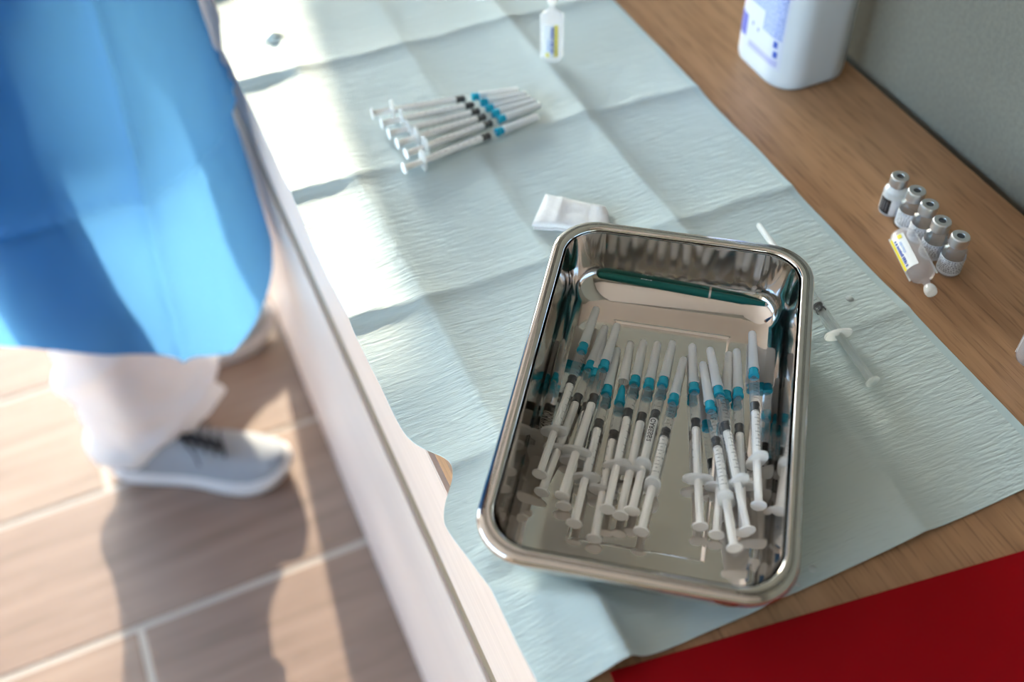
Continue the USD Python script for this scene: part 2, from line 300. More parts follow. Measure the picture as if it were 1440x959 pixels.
# ------------------------------------------------------------------ underpad
PXL, PXR, PY0, PY1 = 0.088, 0.445, 0.207, 1.12
CX, CY = (0.142, 0.241, 0.342), (0.364, 0.505, 0.651, 0.815, 0.965)
def pad_height(x, y):
    z = np.full(x.shape, TOP + 0.0012)
    def soft(d, w): return np.exp(-np.abs(d) / w) 
    # columns: mountain folds at 0.142 and 0.342, valley at 0.241
    wob = 0.003 * (meshkit.noise(np.stack([y * 25, y * 0, y * 0], -1), 6) - 0.5)
    for xc, h_, wa, wb in ((CX[0], 0.0048, 0.016, 0.020), (CX[1], 0.0024, 0.020, 0.007), (CX[2], 0.0046, 0.024, 0.009)):
        d = x - xc - wob; z += h_ * np.where(d < 0, np.exp(d / wa), np.exp(-d / wb)) - 0.0005 * np.exp(-(d / 0.0013) ** 2)
    # near-left flap rises towards its fold
    g = np.clip((0.36 - y) / 0.12, 0, 1); g = g * g * (3 - 2 * g)
    z += g * 0.011 * np.where(x < 0.148, np.clip(1 - (0.148 - x) / 0.055, 0, 1), np.exp(-(x - 0.148) / 0.007))
    # cross folds: gentle far side, steep near side
    for i, yc in enumerate(CY):
        yy = y - (yc - 0.02 * (x - 0.14) + 0.004 * (meshkit.noise(np.stack([x * 30, y * 0 + i, y * 0], -1), 3) - 0.5))
        amp = (0.0022 + 0.0034 * np.clip((0.16 - x) / 0.05, 0, 1)) * (0.55 if yc < 0.4 else 1.0)
        z += amp * np.where(yy > 0, np.exp(-yy / 0.022), np.exp(yy / 0.006))
    # each quilted square bows a little and no two lie alike
    z += 0.0016 * (meshkit.fbm(np.stack([x * 14, y * 11, x * 0], -1), 3, 5))
    z += 0.0009 * (meshkit.fbm(np.stack([x * 40, y * 130, x * 0], -1), 3, 9)) * np.clip(0.4 + 1.5 * (0.25 - x), 0.25, 1.0)
    # pinched pleat near the far left
    z += 0.006 * np.exp(-(((x - 0.134) / 0.007) ** 2 + ((y - 0.872) / 0.006) ** 2))
    # flat under the tray
    a = np.array([math.cos(0.9353), math.sin(0.9353)]); dx, dy = x - 0.2341, y - 0.3374
    la, lb = dx * a[0] + dy * a[1], -dx * a[1] + dy * a[0]
    inside = np.clip((np.maximum(np.abs(la) - 0.113, np.abs(lb) - 0.066)) / 0.015, 0, 1)
    z = TOP + 0.0012 + (z - TOP - 0.0012) * (0.04 + 0.96 * inside)
    return z
nx, ny = 170, 360
gx = PXL + (PXR - PXL) * np.linspace(0, 1, nx); gy = PY0 + (PY1 - PY0) * np.linspace(0, 1, ny)
YY, XX = np.meshgrid(gy, gx, indexing='ij')
edge_l = 0.004 * (meshkit.fbm(np.stack([YY * 14, YY * 0, YY * 0], -1), 3, 2) - 0.5) + 0.020 * np.exp(-((YY - 0.365) / 0.022) ** 2) + 0.010 * np.clip((0.33 - YY) / 0.05, 0, 1) + 0.012 * np.clip((YY - 0.88) / 0.06, 0, 1)
wl = np.clip((0.14 - XX) / 0.05, 0, 1)
PXm = XX + edge_l * wl + np.where(XX > 0.38, (XX - 0.38) / 0.065, 0) * 0.002 * (meshkit.noise(np.stack([YY * 20, YY * 0, YY * 0], -1), 8) - 0.5)
PYm = YY + 0.004 * np.clip((0.23 - YY) / 0.023, 0, 1) * (XX - 0.3) * 2
cr = np.clip((XX - 0.425) / 0.02, 0, 1) * np.clip((0.23 - YY) / 0.023, 0, 1)
PYm += cr * 0.008; 
PZ = pad_height(PXm, PYm)
def sheet(P, thick):
    n, m = P.shape[:2]; top = P.reshape(-1, 3); bot = top - [0, 0, thick]
    idx = np.arange(n * m).reshape(n, m)
    q = np.stack([idx[:-1, :-1], idx[:-1, 1:], idx[1:, 1:], idx[1:, :-1]], -1).reshape(-1, 4)
    f = np.vstack([q[:, [0, 1, 2]], q[:, [0, 2, 3]]]); N = n * m
    rim = np.r_[idx[0, :], idx[1:, -1], idx[-1, ::-1][1:], idx[::-1, 0][1:-1]]; r2 = np.roll(rim, -1)
    side = np.vstack([np.stack([rim, rim + N, r2 + N], 1), np.stack([rim, r2 + N, r2], 1)])
    return trimesh.Trimesh(np.vstack([top, bot]), np.vstack([f, f[:, ::-1] + N, side]), process=False)
pad = thing('absorbent_underpad', 'pale blue-green disposable underpad with square fold creases spread over the worktop', 'underpad')
P3 = np.stack([PXm, PYm, PZ], -1)
nb = 4
obj('absorbent_sheet', sheet(P3[:, :nx - nb + 1], 0.0009), 'pad_paper', pad, smooth=60)
obj('film_border', sheet(P3[:, nx - nb:] - [0, 0, 0.0002], 0.0007), 'pad_film', pad, smooth=60, label='thin smooth film border along the pad edge')

# ------------------------------------------------------------------ steel tray
AX = 0.9353
TZ = 0.7518
TM = move(0.2341, 0.3374, TZ, AX)
tray = thing('instrument_tray', 'shiny stainless steel tray holding capped syringes on the underpad', 'tray', TM)
HX, HY, RC = 0.135, 0.0866, 0.030
def ring(d, z): return np.c_[rrect(HX - d, HY - d, RC - d * 0.62, 12), np.full(48, z)]
inner = [(0.0, 0.0456), (0.0001, 0.0468), (0.0006, 0.0481), (0.0017, 0.0491), (0.0034, 0.0496), (0.0054, 0.0499), (0.0070, 0.0500), (0.0079, 0.0497), (0.0086, 0.0489), (0.0090, 0.0475), (0.0096, 0.0420), (0.0110, 0.0320), (0.0122, 0.0235)]
fil = [(0.0124, 0.0215), (0.0130, 0.0188), (0.0139, 0.0160), (0.0153, 0.0131), (0.0172, 0.0103), (0.0196, 0.0077), (0.0225, 0.0055), (0.0258, 0.0038), (0.0296, 0.0028), (0.0335, 0.0024)]
bot = [(0.0460, 0.0023), (0.0474, 0.0022), (0.0486, 0.0016), (0.0498, 0.0011), (0.0510, 0.0010), (0.06, 0.0010)]
body_rings = [ring(d, z) for d, z in inner[4:] + fil + bot]
top = loft(body_rings, cap1=True)
under = loft([ring(d + (0.0012 if i < 12 else 0.0), z - 0.0009) for i, (d, z) in enumerate(inner[8:] + fil)] , cap1=True)
under.invert()
obj('tray_body', cat([top, under]), 'steel', tray, smooth=50)
rim = loft([ring(d, z) for d, z in [(0.0076, 0.0484), (0.0054, 0.0486), (0.0030, 0.0480), (0.0017, 0.0468), (0.0013, 0.0450), (0.0003, 0.0446)] + inner[:6]])
obj('rolled_rim', rim, 'steel', tray, smooth=60)
ZB = TZ + 0.0012       # the tray's floor

# ------------------------------------------------------------------ syringes
def syringe_parts(root, draw, cap_shift=0.0, cap=True):
    """+x to the needle, x = 0 where the barrel meets the hub, +y the side with the scale. draw = distance of the plunger seal behind the hub."""
    RB = 0.0034
    obj('barrel', lathe([(-0.0665, RB), (-0.003, RB), (-0.0012, 0.0027), (0.0, 0.0019), (0.002, 0.0017), (0.002, 0.0)], 24), 'clear_plastic', root)
    fl = []
    for x in (-0.0686, -0.0683, -0.0667, -0.0664):
        e = 0.0003 if x in (-0.0686, -0.0664) else 0.0
        a = np.arange(32) * 2 * np.pi / 32
        yy, zz = np.sign(np.cos(a)) * np.abs(np.cos(a)) ** 0.8 * (0.0093 - e), np.sign(np.sin(a)) * np.abs(np.sin(a)) ** 0.85 * (0.0050 - e)
        fl.append(np.stack([np.full(32, x), yy, zz], 1))
    obj('finger_flange', loft(fl, True, True), 'milky_flange', root)
    s = -draw
    obj('plunger_seal', lathe([(s + 0.0020, 0.0), (s + 0.0012, 0.0014), (s, 0.0029), (s - 0.0014, 0.0030), (s - 0.0020, 0.0026), (s - 0.0046, 0.0026), (s - 0.0052, 0.0030), (s - 0.0067, 0.0030), (s - 0.0068, 0.0)], 20), 'rubber_black', root)
    e = s - 0.0068 - 0.0720
    rod = lathe([(s - 0.0069, 0.0), (s - 0.0069, 0.0025), (s - 0.0080, 0.0026), (s - 0.0086, 0.0022), (e + 0.0022, 0.0021), (e + 0.0016, 0.0026), (e + 0.0014, 0.0043), (e + 0.0010, 0.0048), (e + 0.0003, 0.0048), (e, 0.0044), (e, 0.0)], 24)
    ridge = cat([box(e + 0.0016, s - 0.0085, -0.00245, 0.00245, -0.0006, 0.0006), box(e + 0.0016, s - 0.0085, -0.0006, 0.0006, -0.00245, 0.00245)])
    obj('plunger_rod', cat([rod, ridge]), 'rod_white', root, smooth=30)
    obj('needle_hub', lathe([(0.0002, 0.0018), (0.0002, 0.0034), (0.0012, 0.0036), (0.0024, 0.0035), (0.0028, 0.0031), (0.0064, 0.0030), (0.0072, 0.0026), (0.0130, 0.0021), (0.0155, 0.0012), (0.0158, 0.0)], 20), 'hub_blue', root)
    obj('needle', tube([[0.0135, 0, 0], [0.024, 0, 0], [0.0345, 0, 0]], 0.00026, 6), 'needle_steel', root)
    if cap:
        c = cap_shift
        o = [(c + 0.0066, 0.0032), (c + 0.0066, 0.0038), (c + 0.0078, 0.0039), (c + 0.0090, 0.0036), (c + 0.015, 0.0033), (c + 0.0392, 0.0027), (c + 0.0408, 0.0023), (c + 0.0416, 0.0012), (c + 0.0418, 0.0)]
        obj('needle_cap', lathe(o + [(c + 0.0405, 0.0), (c + 0.0400, 0.0015), (c + 0.0388, 0.0022), (c + 0.015, 0.0028), (c + 0.0090, 0.0031), (c + 0.0066, 0.0032)], 24), 'frosted_cap', root)
    tk, lt = [], []
    R = RB + 0.00004
    for i in range(0, 21):
        x = -0.0035 - i * 0.00275; major = i % 2 == 0
        tk.append(wrap(box(-0.00014, 0.00014, -0.0022 if major else -0.0008, 0.0009 if major else 0.0006, 0, 0.00002).subdivide(), R, x, 0.0))
        if major and i > 0:
            t = meshkit.text_mesh('1' if i == 20 else f'.{i // 2}', 0.0013, 0.00002); t.apply_transform(trimesh.transformations.rotation_matrix(math.pi / 2, [0, 0, 1]))
            t.apply_translation([0.0006, 0.0012, 0]); tk.append(wrap(t, R, x, 0.0))
    obj('scale_marks', cat(tk), 'print_black', root, smooth=False, label='printed black volume scale', kind='stuff')
    t = meshkit.text_mesh('CARESS', 0.0030, 0.00002, bold=True); t.apply_transform(np.diag([-1., -1, 1, 1])); t.apply_translation([-0.031, 0.0014, 0]); lt.append(wrap(t, R, 0, math.pi))
    t = meshkit.text_mesh('2', 0.0026, 0.00002, bold=True); t.apply_transform(np.diag([-1., -1, 1, 1])); t.apply_translation([-0.0475, 0.0012, 0]); lt.append(wrap(t, R, 0, math.pi))
    rg = trimesh.creation.annulus(0.0009, 0.0012, 0.00002, sections=20); rg.apply_translation([-0.028, 0, 0]); lt.append(wrap(rg, R, 0, math.pi))
    obj('lettering', cat(lt), 'print_black', root, smooth=False, label='printed lettering along the barrel')

TRAY = [  # hub pixel, disc pixel, height of hub and of disc above the tray's floor (mm), roll of the scale, label
    ((818, 494), (758, 669), 11, 11.5, 155, 'blue-hubbed syringe lying highest at the far left end of the tray fan'),
    ((831, 512), (757, 704), 5, 7, 180, 'blue-hubbed syringe half under the leftmost one, its thumb disc lower left'),
    ((847, 522), (791, 696), 10.5, 10.5, 180, 'third syringe from the left in the tray, plain white rod with flat wide flange'),
    ((836, 525), (791, 721), 4, 5, 0, 'syringe buried under the third one from the left, only its rod end showing'),
    ((854, 548), (805, 746), 5, 9, 160, 'syringe just left of the one with bare pointed hub, ticks on its right side'),
    ((872, 562), (834, 767), 4, 5, 20, 'syringe whose clear cap is pushed forward leaving its pointed blue hub bare'),
    ((893, 536), (852, 724), 5, 12, 150, 'syringe right of the bare blue hub, lying over the lower rod end'),
    ((913, 538), (870, 736), 5, 9, 0, 'plain white-rodded syringe just left of the lettered one'),
    ((932, 539), (887, 725), 5, 10.5, -90, 'syringe with dark lettering printed up its barrel'),
    ((947, 563), (900, 754), 5, 10.5, 90, 'syringe bordering the open middle gap on its left, scale facing up'),
    ((976, 545), (985, 750), 5, 7, 0, 'upright syringe bordering the middle gap on its right, wide level flange'),
    ((1021, 558), (1007, 760), 4, 5.5, 180, 'syringe mostly hidden beneath two crossing ones in the right group'),
    ((999, 573), (1034, 778), 9, 14, 75, 'syringe reaching nearest to the tray front, slanting down to the right'),
    ((1011, 553), (1052, 752), 10, 14, 115, 'slanting syringe directly right of the nearest one, disc over a hidden rod'),
    ((1038, 553), (1045, 758), 5, 7, 0, 'syringe second from the right, its rod end covered by a neighbour disc'),
    ((1060, 528), (1067, 716), 8, 13, 112, 'rightmost syringe in the tray beside the right wall'),
]
protos = {}
def put_syringe(kind, hub, disc, label, group, roll):
    L0 = {'drawn': 0.0225 + 0.0788, 'pushed': 0.0065 + 0.0788, 'loose': 0.0225 + 0.0788}[kind]
    d = hub - disc; span = np.linalg.norm(d); d /= span
    o = (hub + disc) / 2 + d * L0 / 2
    m = frame(o, d, roll=roll)
    if kind not in protos:
        protos[kind] = t = thing('syringe', label, 'syringe', m, group)
        syringe_parts(t, {'drawn': 0.0225, 'pushed': 0.0065, 'loose': 0.0225}[kind], 0.0125 if kind == 'loose' else 0.0)
    else:
        copy_of(protos[kind], m, label, group)
for i, (h, d, zh, zd, roll, lab) in enumerate(TRAY):
    put_syringe('loose' if i == 5 else 'drawn', at(h, ZB + (zh + 1.3) / 1000), at(d, ZB + (zd + 1.3) / 1000), lab, 'capped syringes in the steel tray', roll)
ROW = [((669, 136), (516, 161)), ((681, 144), (530, 175)), ((689, 152), (540, 190)), ((697, 159), (552, 204)), ((706, 167), (564, 219)), ((702, 185), (562, 239))]
NTH = ['farthest syringe of the loose row of six on the underpad', 'second farthest syringe of the row of six on the underpad', 'third syringe from the far end of the row on the underpad, no scale showing',
       'third syringe from the near end of the row on the underpad', 'second nearest syringe of the row of six on the underpad', 'nearest syringe of the row of six on the underpad, set slightly apart']
for i, ((h, d), lab) in enumerate(zip(ROW, NTH)):
    put_syringe('pushed', at(h, 0.7595), at(d, 0.7615), lab, 'row of syringes on the underpad', (60, 75, 180, 75, 75, 80)[i])

# large clear syringe half under the tray
p_disc, p_tip = at((1228, 538), 0.7605), at((1066, 315), 0.7585)
dv = p_tip - p_disc; LL = np.linalg.norm(dv)
big = thing('large_syringe', 'clear colourless syringe with long drawn rod lying half under the tray rim', 'syringe', frame(p_disc, dv, roll=8))
xf = np.linalg.norm(at((1172, 472), 0.7595) - p_disc)
RB = 0.0044
obj('plunger_rod', cat([lathe([(0, 0), (0, 0.0046), (0.0004, 0.0051), (0.0012, 0.0051), (0.0016, 0.0045), (0.0018, 0.0)], 24), box(0.0015, xf + 0.022, -0.0031, 0.0031, -0.0006, 0.0006), box(0.0015, xf + 0.022, -0.0006, 0.0006, -0.0031, 0.0031)]), 'rod_clear', big, smooth=30)
obj('barrel', lathe([(xf, RB), (xf + 0.058, RB), (xf + 0.060, 0.0025), (xf + 0.066, 0.0018), (xf + 0.066, 0.0)], 24), 'clear_plastic', big)
fl = []
for x, e in ((xf - 0.0016, 0.0003), (xf - 0.0013, 0), (xf + 0.0, 0), (xf + 0.0003, 0.0003)):
    a = np.arange(32) * 2 * np.pi / 32; fl.append(np.stack([np.full(32, x), np.cos(a) * (0.0105 - e), np.sign(np.sin(a)) * np.abs(np.sin(a)) ** 0.7 * (0.0052 - e)], 1))
obj('finger_flange', loft(fl, True, True), 'milky_flange', big)
s = xf + 0.0225
obj('plunger_seal', lathe([(s - 0.0005, 0), (s - 0.0005, 0.0035), (s + 0.0012, 0.0036), (s + 0.0018, 0.0031), (s + 0.0036, 0.0031), (s + 0.0042, 0.0036), (s + 0.0056, 0.0036), (s + 0.0072, 0.0), ], 20), 'rubber_black', big)
obj('needle_hub', lathe([(xf + 0.061, 0.0018), (xf + 0.061, 0.0034), (xf + 0.066, 0.003), (xf + 0.074, 0.0016), (xf + 0.0745, 0)], 18), 'milky_flange', big)
obj('needle', tube([[xf + 0.074, 0, 0], [xf + 0.085, 0, 0], [LL - 0.006, 0, 0]], 0.0003, 6), 'needle_steel', big)
obj('needle_cap', lathe([(xf + 0.064, 0.0029), (xf + 0.064, 0.0036), (xf + 0.070, 0.0031), (LL - 0.002, 0.0021), (LL - 0.0004, 0.0014), (LL, 0.0), (LL - 0.001, 0.0), (LL - 0.003, 0.0016), (xf + 0.070, 0.0026), (xf + 0.064, 0.0029)], 20), 'frosted_cap', big)
obj('scale_marks', cat([wrap(box(-0.00016, 0.00016, -0.0026, 0.0012, 0, 0.00002).subdivide(), RB + 0.00004, xf + 0.026 + i * 0.004, 1.2) for i in range(8)]), 'print_black', big, smooth=False, label='printed black volume scale', kind='stuff')

# pen across the far end of the tray
pa, pb = at((841, 386), TZ + 0.0146), at((1082, 429), TZ + 0.0113)
pl = np.linalg.norm(pb - pa)
pen = thing('pen', 'dark teal metallic pen lying against the far end wall of the tray', 'pen', frame(pa, pb - pa))
obj('pen_barrel', lathe([(0, 0), (0.0003, 0.0019), (0.002, 0.0025), (0.012, 0.0028), (0.06, 0.0029), (pl * 0.655, 0.0029)], 24), 'pen_teal', pen)
obj('pen_grip', lathe([(pl * 0.655 + 0.0004, 0.0029), (pl * 0.85, 0.0028), (pl - 0.016, 0.0025), (pl - 0.003, 0.0015), (pl - 0.0028, 0.0)], 24), 'pen_teal', pen)
obj('pen_ring', lathe([(pl * 0.655 - 0.0004, 0.0030), (pl * 0.655, 0.0031), (pl * 0.655 + 0.0008, 0.0031), (pl * 0.655 + 0.001, 0.0030)], 24), 'needle_steel', pen)
obj('pen_tip', lathe([(pl - 0.0032, 0.0014), (pl - 0.0005, 0.0005), (pl, 0.0)], 12), 'needle_steel', pen)
obj('pen_print', cat([wrap(box(x, x + w, -0.0003, 0.0004, 0, 0.00002).subdivide(), 0.00292, 0.030, 1.35) for x, w in ((0, 0.0012), (0.0018, 0.0008), (0.003, 0.0016), (0.0052, 0.0006), (0.0064, 0.0013))]), 'label_white', pen, smooth=False, label='small pale print on the pen')

# ------------------------------------------------------------------ vials
VH = 0.0335
TOPS = [(1266.4, 247.5), (1290, 267.6), (1308, 286.8), (1325.5, 310), (1351.6, 331.5)]
VL = ['small glass vial with black label, farthest of the five by the wall', 'second farthest glass vial of the five, next to the black-labelled one', 'middle glass vial of the five standing in a row',
      'second nearest glass vial of the row of five by the wall', 'nearest glass vial of the row of five, fully visible']
for i, (tp, lab) in enumerate(zip(TOPS, VL)):
    p = at(tp, TOP + VH)
    v = thing('vial', lab, 'vial', move(p[0], p[1], TOP + 0.0002, 0), 'five small glass vials by the wall')
    R = 0.0085
    obj('glass_body', lathe([(0.0, 0.0), (0.0, R - 0.0012), (0.0004, R - 0.0004), (0.0012, R), (0.0205, R), (0.0222, R - 0.0009), (0.0238, R - 0.0028), (0.0248, 0.0054), (0.0262, 0.0052),
                             (0.0262, 0.0044), (0.0245, 0.0046), (0.0232, 0.0056), (0.0216, R - 0.0016), (0.020, R - 0.001), (0.0018, R - 0.001), (0.0012, R - 0.002), (0.0012, 0.0)], 32, 'z'), 'vial_milk' if i == 0 else 'vial_glass', v)
    obj('crimp_cap', lathe([(0.0256, 0.0052), (0.0254, 0.0064), (0.0258, 0.0067), (0.0318, 0.0067), (0.0330, 0.0064), (0.0335, 0.0058), (0.0335, 0.0029), (0.0331, 0.0027), (0.0326, 0.0027)], 32, 'z'), 'aluminium', v)
    obj('stopper', lathe([(0.0262, 0.0), (0.0262, 0.0050), (0.0325, 0.0050), (0.0328, 0.0026), (0.0330, 0.0)], 24, 'z'), 'stopper_grey', v)
    def band(z0, z1, a0, a1, r, n=20):
        a = np.linspace(a0, a1, n); g = np.array([[[r * math.cos(t), r * math.sin(t), z] for t in a] for z in np.linspace(z0, z1, 2)])
        return trimesh.Trimesh(g.reshape(-1, 3), loft_faces(2, n, False), process=False)
    look = math.atan2(-p[1], -p[0])
    rot = (0.55, 0.2, -0.1, 0.1, -0.15)[i]
    obj('vial_label', band(0.0022, 0.0160, look - 2.3 + rot, look + 2.3 + rot, R + 0.00008, 40), 'label_white', v)
    if i == 0:
        obj('label_panel', band(0.0026, 0.0158, look - 1.25, look - 0.05, R + 0.00016), 'label_black', v, label='black panel of the vial label')
        marks = [band(0.005 + q * 0.0, 0.0135, look - 0.92 + q * 0.26, look - 0.84 + q * 0.26, R + 0.00022, 4) for q in range(3)]
        obj('label_print', cat(marks), 'print_grey', v, smooth=False, label='pale print on the black panel')
    else:
        rg2 = random.Random(40 + i); marks = []
        for q in range(7):
            z = 0.0145 - q * 0.0016; a = look - 1.1
            while a < look + 1.2:
                w = rg2.uniform(0.05, 0.22); marks.append(band(z, z + 0.0008, a, a + w, R + 0.00016, 4)); a += w + rg2.uniform(0.05, 0.12)
        obj('label_print', cat(marks), 'print_grey', v, smooth=False, label='small grey print on the vial label')

# ------------------------------------------------------------------ plastic ampoules
def ampoule(name, label, m, roll_label, seed):
    """+x from the closed bottom to the twist-off tab; flattened tube, 46 mm body."""
    t = thing('ampoule', label, 'ampoule', m, 'clear plastic saline ampoules')
    W_, T_, LB = 0.0098, 0.0072, 0.050
    def sec(x, s, n=40):
        a = np.arange(n) * 2 * np.pi / n
        return np.stack([np.full(n, x), np.cos(a) * W_ * s, np.sign(np.sin(a)) * np.abs(np.sin(a)) ** 0.9 * T_ * s], 1)
    prof = [(0.0, 0.35), (0.0008, 0.62), (0.0025, 0.83), (0.006, 0.97), (0.010, 1.0), (0.040, 1.0), (0.0445, 0.93), (0.048, 0.76), (0.0497, 0.5), (0.0503, 0.36)]
    rings = [sec(*q) for q in prof]
    a = np.arange(40) * 2 * np.pi / 40
    for x, r in ((0.0515, 0.0028), (0.054, 0.0025), (0.0555, 0.0026)): rings.append(np.stack([np.full(40, x), r * np.cos(a), r * np.sin(a)], 1))
    obj('ampoule_body', loft(rings, True, True), 'ampoule_plastic', t)
    obj('seam', cat([box(0.004, 0.047, -W_ - 0.0002, -W_ + 0.001, -0.0003, 0.0003), box(0.004, 0.047, W_ - 0.001, W_ + 0.0002, -0.0003, 0.0003)]), 'milky_flange', t, smooth=False)
    obj('twist_tab', lathe([(0.0557, 0.0), (0.0557, 0.0026), (0.0568, 0.0036), (0.0590, 0.0043), (0.0612, 0.0044), (0.0632, 0.0038), (0.0644, 0.0022), (0.0646, 0.0)], 24), 'milky_flange', t)
    liquid = loft([sec(x, s * 0.9) for x, s in prof[2:7]], True, True)
    def patch(x0, x1, a0, a1, off, n=14):
        g = []
        for x in (x0, x1):
            for q in np.linspace(a0, a1, n):
                g.append([x, math.cos(q) * (W_ + off), math.sin(q) ** 1.0 * (T_ + off) if math.sin(q) >= 0 else -abs(math.sin(q)) * (T_ + off)])
        return trimesh.Trimesh(np.array(g), loft_faces(2, n, False), process=False)
    r0 = roll_label
    obj('ampoule_label', patch(0.008, 0.040, r0 - 0.55, r0 + 0.75, 0.0005), 'label_white', t)
    obj('label_stripe', patch(0.0085, 0.0398, r0 + 0.42, r0 + 0.70, 0.0007), 'print_yellow', t, label='yellow stripe along the label')
    obj('label_emblem', patch(0.0088, 0.0125, r0 - 0.35, r0 - 0.05, 0.0007), 'print_yellow', t, label='small yellow-green emblem')
    q = random.Random(seed); bars = []; thin = []
    x = 0.0125
    while x < 0.037:
        w = q.uniform(0.0007, 0.0016); bars.append(patch(x, x + w, r0 + 0.12 + q.uniform(-.04, .04), r0 + 0.34, 0.0008, 4)); x += w + q.choice((0.0003, 0.0004, 0.0011))
    x = 0.0155
    while x < 0.026:
        w = q.uniform(0.0004, 0.0011); thin.append(patch(x, x + w, r0 - 0.16, r0 + 0.03 + q.uniform(-.05, .03), 0.0008, 4)); x += w + 0.0005
    obj('label_print', cat(bars), 'print_blue', t, smooth=False, label='bold blue print line')
    obj('label_print', cat(thin), 'print_lightblue', t, smooth=False, label='thin light blue print line')
    return t
a0, a1 = at((1266, 326), TOP + 0.0085), at((1303, 398), TOP + 0.0085)
d = a1 - a0; d /= np.linalg.norm(d)
ampoule('ampoule', 'clear ampoule with yellow and white label lying against the row of vials', frame(a0, d, roll=18), 2.15, 5)
p = at((776, 84), TOP + 0.004)
ampoule('ampoule', 'clear ampoule standing upright on the far part of the underpad', frame([p[0], p[1], TOP + 0.003], [0, 0, 1], zhint=(-0.35, -0.93, 0)), 1.3, 6)
p = at((1446, 508), TOP + 0.003)
ampoule('ampoule', 'clear ampoule standing at the right picture edge on bare wood', frame([p[0], p[1], TOP + 0.0005], [0, 0, 1], zhint=(0.9, 0.3, 0)), 1.3, 7)

# ------------------------------------------------------------------ disinfectant bottle
BX, BY = 0.5385, 0.645
bo = thing('plastic_bottle', 'large white plastic bottle with blue-printed label standing against the wall', 'bottle', move(BX, BY, TOP))
def brect(hx, hy, r): return densify(rrect(hx, hy, r, 10), 96)
BH, BW, BR = 0.038, 0.042, 0.025
br = []
for z, s in ((0.0, -0.006), (0.0006, -0.0035), (0.0025, -0.001), (0.006, 0.0), (0.19, 0.0), (0.205, -0.003), (0.218, -0.010), (0.228, -0.020), (0.232, -0.030)):
    br.append(np.c_[brect(BH + s, BW + s, max(BR + s, 0.012)), np.full(96, z)])
an = np.arctan2(br[-1][:, 1], br[-1][:, 0])
for z, r in ((0.234, 0.0155), (0.246, 0.0150)): br.append(np.c_[r * np.cos(an), r * np.sin(an), np.full(96, z)])
obj('bottle_body', loft(br, True, True), 'bottle_plastic', bo, smooth=40)
obj('screw_cap', lathe([(0.238, 0.0155), (0.238, 0.0185), (0.258, 0.0180), (0.260, 0.0168), (0.260, 0.0)], 36, 'z'), 'print_blue', bo)
OUT = densify(rrect(BH, BW, BR, 10), 720)
# the face towards -x: outline points with x < 0, ordered by y
ys = lambda y0, y1: np.array(sorted([q for q in OUT if q[0] < 0 and y0 <= q[1] <= y1], key=lambda q: -q[1]))
def bpatch(y0, y1, z0, z1, off):
    q = ys(y0, y1); nrm = np.stack([np.gradient(q[:, 1]), -np.gradient(q[:, 0])], 1); nrm /= np.linalg.norm(nrm, axis=1, keepdims=True)
    nrm *= np.sign(-nrm[:, :1] + 1e-9); w = q + nrm * off
    return loft([np.c_[w, np.full(len(w), z0)], np.c_[w, np.full(len(w), z1)]], closed=False)
obj('bottle_label', bpatch(-0.031, 0.036, 0.018, 0.175, 0.0002), 'label_pale', bo)
obj('print_block', bpatch(-0.029, 0.022, 0.062, 0.105, 0.0004), 'label_print', bo, label='block of fine blue print')
obj('print_block', bpatch(-0.029, 0.016, 0.109, 0.168, 0.0004), 'label_print', bo, label='upper block of fine blue print')
obj('print_block', bpatch(-0.029, -0.004, 0.046, 0.062, 0.0004), 'label_print', bo, label='short lower block of fine blue print')
obj('print_square', bpatch(0.017, 0.032, 0.027, 0.047, 0.0004), 'print_violet', bo, label='solid violet square')
obj('print_bar', bpatch(-0.028, 0.012, 0.021, 0.027, 0.0004), 'print_lilac', bo, label='lilac bar')
obj('print_icon', bpatch(-0.026, -0.021, 0.038, 0.044, 0.0004), 'print_blue', bo, label='small dark blue icon')
obj('print_icon', bpatch(-0.027, -0.022, 0.029, 0.035, 0.0004), 'print_blue', bo, label='small dark blue icon')
obj('print_icon', bpatch(0.008, 0.0105, 0.042, 0.0455, 0.0004), 'print_violet', bo)
obj('print_icon', bpatch(0.000, 0.0025, 0.040, 0.0435, 0.0004), 'print_violet', bo)
obj('print_strip', bpatch(0.024, 0.033, 0.052, 0.16, 0.0004), 'print_pink', bo, label='pinkish strip at the label edge')

# ------------------------------------------------------------------ gauze, red folder, drops
c4 = [at(q, 0.757) for q in ((767, 274), (852, 292), (858, 326), (748, 318))]
gz = thing('gauze_swab', 'folded white gauze swab lying behind the far left tray corner', 'gauze')
def gauze_layer(sh, z0, h, seed):
    u = np.linspace(0, 1, 22); U, V = np.meshgrid(u, u)
    A, B, C_, D = [np.array(q[:2]) + sh for q in c4]
    XY = (1 - U)[..., None] * ((1 - V)[..., None] * A + V[..., None] * D) + U[..., None] * ((1 - V)[..., None] * B + V[..., None] * C_)
    e = np.minimum(np.minimum(U, 1 - U), np.minimum(V, 1 - V))
    Z = z0 + h * (1 - np.exp(-e / 0.05)) + 0.0012 * meshkit.fbm(np.stack([U * 5, V * 4, U * 0 + seed], -1), 3, seed)
    Z = Z + 0.0015 * np.exp(-np.abs(U - 0.30) / 0.03) - 0.0008 * np.exp(-np.abs(U - 0.74) / 0.03)
    return sheet(np.concatenate([XY, Z[..., None]], -1), 0.0012)
obj('lower_layer', gauze_layer(np.array([0.001, -0.001]), TOP + 0.0050, 0.0012, 3), 'gauze', gz, smooth=50)
obj('upper_layer', gauze_layer(np.array([0, 0]), TOP + 0.0075, 0.0018, 4), 'gauze', gz, smooth=50)
e0, e1 = at((858, 943), TOP + 0.002), at((1440, 773), TOP + 0.002)
dd = (e1 - e0)[:2] / np.linalg.norm((e1 - e0)[:2])
